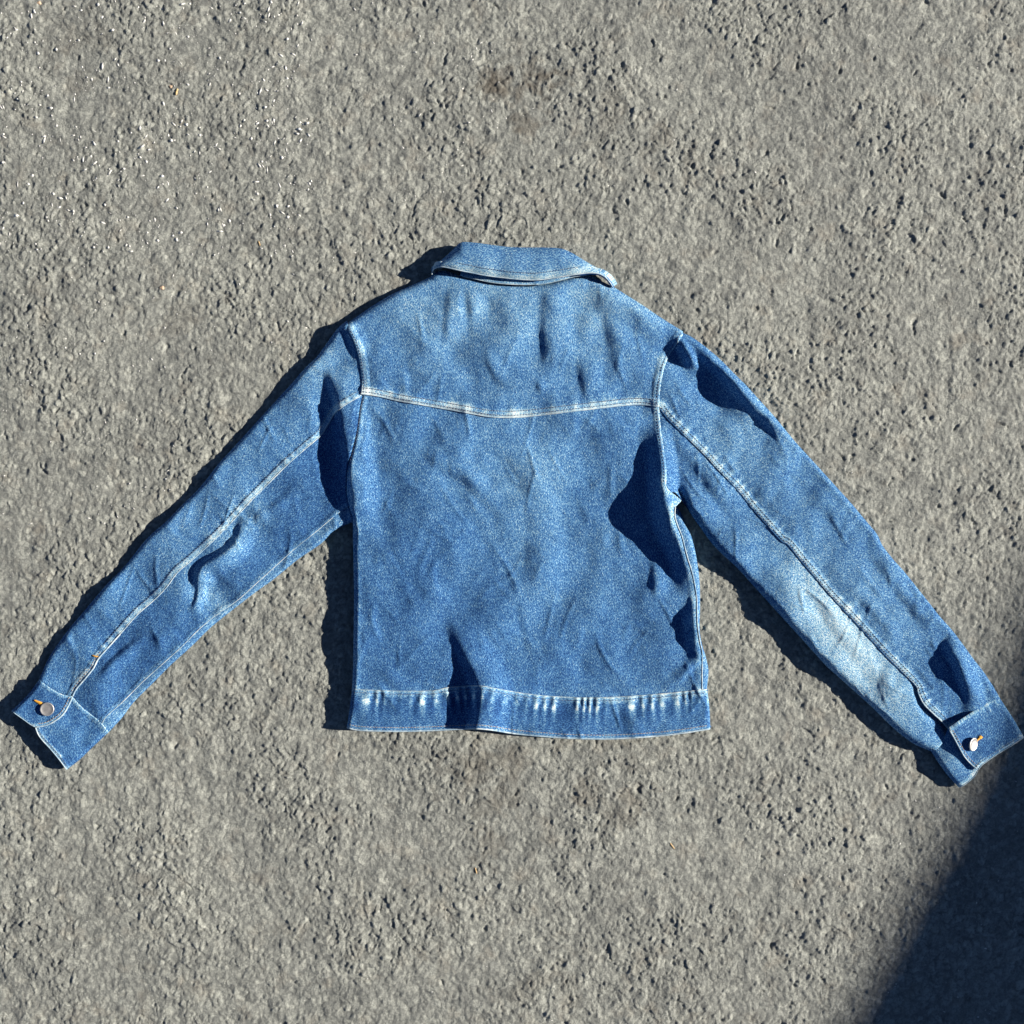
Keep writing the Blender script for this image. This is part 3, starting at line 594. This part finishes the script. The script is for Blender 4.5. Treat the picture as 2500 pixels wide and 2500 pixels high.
cf_r_a = SM(cr('F', [(1428, 1330), (1500, 1280), (1600, 1215), (1700, 1150), (1765, 1107)])); cf_r_b = SM(cr('F', [(1302, 1473), (1345, 1460), (1390, 1410), (1412, 1365), (1428, 1330)]))
arm_d = np.vstack([arm_r_low[:-16], sr_low[:1]])
SRV = patch('sleeve', Edge(arm_r_up[::-1], 'under'), Edge(sr_out, 'fold', roll=11, low=0.45), Edge(cf_r_a, 'under'), Edge(sr_seam, 'over', lip=2.2, lipw=17, wear=0.62, pucker=0.9, seed=24, pp=20, per=26, spot=0.5), DENIM, jacket, rot_uv=0.75)
PANEL_FN['sleeve_r'] = PANEL_FN['sleeve']
def under_r(px, py):
    d, s, sd_, _ = poly_dist(px, py, sr_seam[-62:])
    return cloth_h(px, py, 'under_sleeve') - 15 * np.exp(-(d / 16) ** 2) * sstep(2215, 2260, px)
und_r = patch('under_sleeve', Edge(arm_d[::-1], 'under'), Edge(sr_seam, 'under'), Edge(cf_r_b, 'over', lip=0.8, lipw=6, wear=0.15), Edge(sr_low, 'fold', roll=20, low=0.35), DENIM, SRV, rot_uv=0.75, hfun=under_r, forearm=1.0)
tube('seam_cord', sr_seam[:-48], lambda x, y: ph('sleeve_r')(x + 1.5, y - 1.5), 0.9, DENIM, SRV, lift=-0.5)
tube('placket_edge', sr_seam[-48:], lambda x, y: ph('sleeve_r')(x + 1.5, y - 1.5), 1.6, PALE, SRV, lift=-0.2)
stitches('stitching', offset_curve(sr_seam, -13), ph('sleeve_r'), THREAD, SRV); stitches('stitching', offset_curve(sr_seam, -5), ph('sleeve_r'), THREAD, SRV)

# ---- right cuff
fl_r = SM(cr('I', [(440, 858), (500, 960), (560, 1070), (620, 1180), (680, 1280), (760, 1370), (885, 1482)]))
cr_out = SM(cr('I', [(1217, 335), (1330, 500), (1500, 770), (1612, 965)])); cr_end_a = SM(cr('I', [(885, 1482), (930, 1420), (1000, 1362), (1200, 1225), (1420, 1090), (1612, 965)]))
cr_low = SM(cr('I', [(150, 1188), (260, 1360), (420, 1580), (590, 1758)])); cr_end_b = SM(cr('I', [(590, 1758), (700, 1692), (800, 1610), (850, 1550), (885, 1482)]))
def cuffr_h(px, py): return np.clip(38 - 0.21 * (px - 2330), 12, 36) - 8 * sstep(1870, 1925, py) + 0.8 * sample(W_MID, px, py, 5)
def cuffr_u(px, py): return 15 + 12 * np.exp(-((px - 2330) / 45) ** 2) - 6 * sstep(1870, 1925, py) + 0.6 * sample(W_MID, px, py, 5)
CR = patch('cuff', Edge(cf_r_b, 'under'), Edge(fl_r, 'under'), Edge(cr_end_b, 'open', lip=1, lipw=10, wear=0.8, seed=27, pp=12), Edge(cr_low, 'fold', roll=12, low=0.35), DENIM, jacket, res=3, hfun=cuffr_u)
PANEL_FN['cuff_r'] = PANEL_FN['cuff']
flr = patch('cuff_flap', Edge(cf_r_a, 'under', lip=1, lipw=9, wear=0.5, pucker=0.8, seed=51, per=15, spot=0.8, wd=14, ws=6), Edge(cr_out, 'fold', roll=9, low=0.45, wear=0.3, lipw=8, seed=52), Edge(cr_end_a, 'open', lip=1, lipw=10, wear=0.6, seed=28, pp=12), Edge(fl_r, 'open', lip=1.2, lipw=8, wear=0.4, seed=29), DENIM_DARK, CR, res=3, hfun=cuffr_h, dz=3)
PANEL_FN['flap_r'] = PANEL_FN['cuff_flap']
tube('flap_edge', fl_r, lambda x, y: ph('flap_r')(x + 2, y - 1), 1.7, PALE, CR, lift=-0.5)
tube('cuff_edge', cr_end_a, lambda x, y: ph('flap_r')(x - 1, y - 2), 1.4, PALE, CR, lift=-0.5); tube('cuff_edge', cr_end_b, lambda x, y: ph('cuff_r')(x - 1, y - 2), 1.4, PALE, CR, lift=-0.5)
stitches('stitching', offset_curve(fl_r, -7), ph('flap_r'), RUST, CR); stitches('stitching', offset_curve(cr_end_a, -7), ph('flap_r'), THREAD, CR)

# ---- front halves of waistband and cuffs, lying underneath
flat = lambda z: (lambda px, py: np.full(px.shape, float(z)))
def inset(c, dx, dy): return c + np.array([dx, dy])
patch('waistband_front', Edge(inset(wb_top_all, 0, 4), 'under'), Edge(inset(wb_r, -10, 0), 'under'), Edge(inset(wb_bot, 0, -5), 'open'), Edge(inset(wb_l, 12, 0), 'under'), DENIM_DARK, wb, res=9, hfun=flat(4))
patch('cuff_underside', Edge(inset(np.vstack([cf_l_a, cf_l_b[1:]]), 6, 4), 'under'), Edge(inset(cu_low, -8, -8), 'under'), Edge(inset(np.vstack([cu_end_a, cu_end_b[1:]]), 4, -5), 'open'), Edge(inset(cu_out, 8, 4), 'under'), DENIM_DARK, CB, res=7, hfun=flat(4))
patch('cuff_underside', Edge(inset(np.vstack([cf_r_b, cf_r_a[1:]]), 0, 5), 'under'), Edge(inset(cr_out, -9, 2), 'under'), Edge(inset(np.vstack([cr_end_b, cr_end_a[1:]]), -3, -6), 'open'), Edge(inset(cr_low, 9, -4), 'under'), DENIM_DARK, CR, res=7, hfun=flat(4))

# ---- shank buttons and their orange buttonholes
def lathe(prof, seg=28):
    v = []; f = []
    for r_, z in prof:
        for k in range(seg):
            t = 2 * math.pi * k / seg; v.append((r_ * math.cos(t), r_ * math.sin(t), z))
    for i in range(len(prof) - 1):
        for k in range(seg): f.append((i * seg + k, i * seg + (k + 1) % seg, (i + 1) * seg + (k + 1) % seg, (i + 1) * seg + k))
    return np.array(v), f
def button(x, y, zpx, rpx, parent, tilt_axis, tilt):
    R = rpx * S
    v, f = lathe([(0.25 * R, -0.45 * R), (0.25 * R, -0.12 * R), (0.92 * R, -0.10 * R), (R, -0.04 * R), (R, 0.03 * R), (0.95 * R, 0.09 * R), (0.86 * R, 0.10 * R), (0.83 * R, 0.075 * R), (0.4 * R, 0.085 * R), (0.001 * R, 0.09 * R)])
    M = Matrix.Rotation(tilt, 3, Vector(tilt_axis)); v = (np.array(M) @ v.T).T
    p = unproject(np.array([x]), np.array([y]), np.array([zpx]))[0]
    return link_mesh('button', v + p, f, METAL, parent)
def hz(panel, x, y): return float(ph(panel)(np.array([x]), np.array([y]))[0])
button(115, 1731.5, hz('flap_l', 115, 1731) + 5.5, 16.5, CB, (0, 1, 0), math.radians(6))
button(2376.5, 1817.5, hz('flap_r', 2376, 1817) + 7.0, 16.5, CR, (0.15, 1, 0), math.radians(34))
def wedge(name, pts, widths, panel, parent, lift=1.5):
    v = []; f = []; n = len(pts)
    P = np.array(pts, float); t = np.gradient(P, axis=0); t /= np.hypot(t[:, 0], t[:, 1])[:, None]
    for i in range(n):
        nx, ny = -t[i, 1], t[i, 0]
        for a_, u_ in ((-1, -1.0), (-0.6, 1.0), (0.0, 1.6), (0.6, 1.0), (1, -1.0)):
            x, y = P[i, 0] + nx * widths[i] * a_, P[i, 1] + ny * widths[i] * a_
            v.append(unproject(np.array([x]), np.array([y]), np.array([hz(panel, x, y) + lift + u_ + 0.35 * (i % 2)]))[0])
    for i in range(n - 1):
        for k in range(4): f.append((i * 5 + k, i * 5 + k + 1, i * 5 + k + 6, i * 5 + k + 5))
    return link_mesh(name, np.array(v), f, ORANGE, parent)
L_ = np.linspace(0, 1, 12)[:, None]
p0, p1 = np.array([0 + 402 / 4.83, 1600 + 528 / 4.83]), np.array([515 / 4.83, 1600 + 585 / 4.83])
wedge('buttonhole', p0 + L_ * (p1 - p0), np.interp(L_[:, 0], [0, .25, 1], [1.2, 3.2, 5.0]) * (1 + 0.15 * rng.standard_normal(12)), 'flap_l', CB)
p0, p1 = np.array([2250 + 945 / 6.44, 1650 + 945 / 6.44]), np.array([2250 + 860 / 6.44, 1650 + 1030 / 6.44])
wedge('buttonhole', p0 + L_ * (p1 - p0), np.interp(L_[:, 0], [0, .3, .45, 1], [4.6, 4.8, 2.4, 3.0]) * (1 + 0.2 * rng.standard_normal(12)), 'flap_r', CR)

# ---------------------------------------------------------------- grit, straws and pebbles lying on the asphalt
def make_grit():
    pts = []
    r = np.random.default_rng(5)
    def put(n, x0, x1, y0, y1, s0, s1):
        for _ in range(n): 
            x, y = r.uniform(x0, x1), r.uniform(y0, y1)
            if r.random() < 0.5 + 0.5 * float(sample(g_big, x, y, 8.0)): pts.append((x, y, 0.72 * (s0 * 0.8 + (s1 - s0) * r.random() ** 4)))
    put(2600, 0, 760, 0, 620, 1.4, 8.0); put(800, 0, 420, 500, 1300, 1.1, 5.0); put(520, 700, 1250, 0, 500, 1.2, 5.0); put(420, 400, 900, 600, 900, 1.1, 5.0)
    put(1100, 0, 2500, 0, 2500, 0.9, 3.0); put(320, 1200, 2500, 0, 800, 1.0, 4.0); put(320, 1900, 2500, 1900, 2500, 1.0, 4.0); put(120, 0, 350, 1200, 1700, 1.0, 4.0)
    A = np.array(pts); x = (A[:, 0] - 1250) * S; y = (1250 - A[:, 1]) * S; z = ground_z(x, y); sz = A[:, 2] * S
    V = []; F = []
    ico = [(0, 0, 1), (.89, 0, .45), (.28, .85, .45), (-.72, .53, .45), (-.72, -.53, .45), (.28, -.85, .45), (0, 0, -.6)]
    ft = [(0, 1, 2), (0, 2, 3), (0, 3, 4), (0, 4, 5), (0, 5, 1), (6, 2, 1), (6, 3, 2), (6, 4, 3), (6, 5, 4), (6, 1, 5)]
    for i in range(len(A)):
        asp = 1 + 1.6 * r.random() ** 2; an = r.uniform(0, 6.28); c_, s_ = math.cos(an), math.sin(an); b0 = len(V)
        for q in ico:
            k = r.uniform(0.6, 1.3); lx, ly, lz = q[0] * k * asp, q[1] * k / asp ** 0.6, q[2] * 0.34
            V.append((x[i] + (lx * c_ - ly * s_) * sz[i], y[i] + (lx * s_ + ly * c_) * sz[i], z[i] + sz[i] * 0.05 + lz * sz[i]))
        F += [(a_ + b0, b_ + b0, c2 + b0) for a_, b_, c2 in ft]
    o = link_mesh('grit', V, F, GRIT, smooth=False)
    tag(o, 'pale mineral grit scattered thinly over the asphalt', 'grit', kind='stuff')
make_grit()
def straw(pts, r_, label):
    c = np.array(pts, float); gz = lambda x, y: ground_z((x - 1250) * S, (1250 - y) * S) / S
    o = tube('straw', SM(pts, 6), lambda x, y: np.maximum(gz(x, y), gz(x, y).mean()) + r_ * 0.5, r_, STRAW, None, res=2.0, flat=0.7)
    tag(o, label, 'straw')
straw([(1160, 2118), (1162, 2126), (1164, 2133)], 1.6, 'short straight straw below the jacket hem, left of the longer straw')
straw([(1636, 2058), (1641, 2065), (1647, 2073)], 1.5, 'bent golden straw on the asphalt between hem and shaded corner')
straw([(631, 588), (633, 594), (635, 600)], 1.6, 'tiny pale straw above the left sleeve shoulder')
straw([(434, 216), (431, 224), (430, 232)], 2.6, 'pinkish sliver of straw beside a round tan pebble')
def pebble(x, y, r_, label):
    v, f = lathe([(0.01, -0.5), (0.7, -0.35), (1.0, 0.0), (0.85, 0.35), (0.5, 0.58), (0.01, 0.65)], 14)
    v = v * (1 + 0.12 * np.sin(3 * np.arctan2(v[:, 1:2], v[:, 0:1]) + x)) * r_ * S
    X, Y = (x - 1250) * S, (1250 - y) * S; v = v * (1.2, 0.9, 0.8) + (X, Y, float(ground_z(np.array([X]), np.array([Y]))[0]) + 0.1 * r_ * S)
    tag(link_mesh('pebble', v, f, PEBBLE), label, 'pebble')
pebble(415, 209, 4.2, 'round tan pebble beside a pinkish straw sliver')
pebble(394, 702, 5.5, 'orange tan pebble among white grit above the left sleeve')
pebble(92, 4, 5.0, 'tan pebble in the grittiest asphalt, far from the jacket')
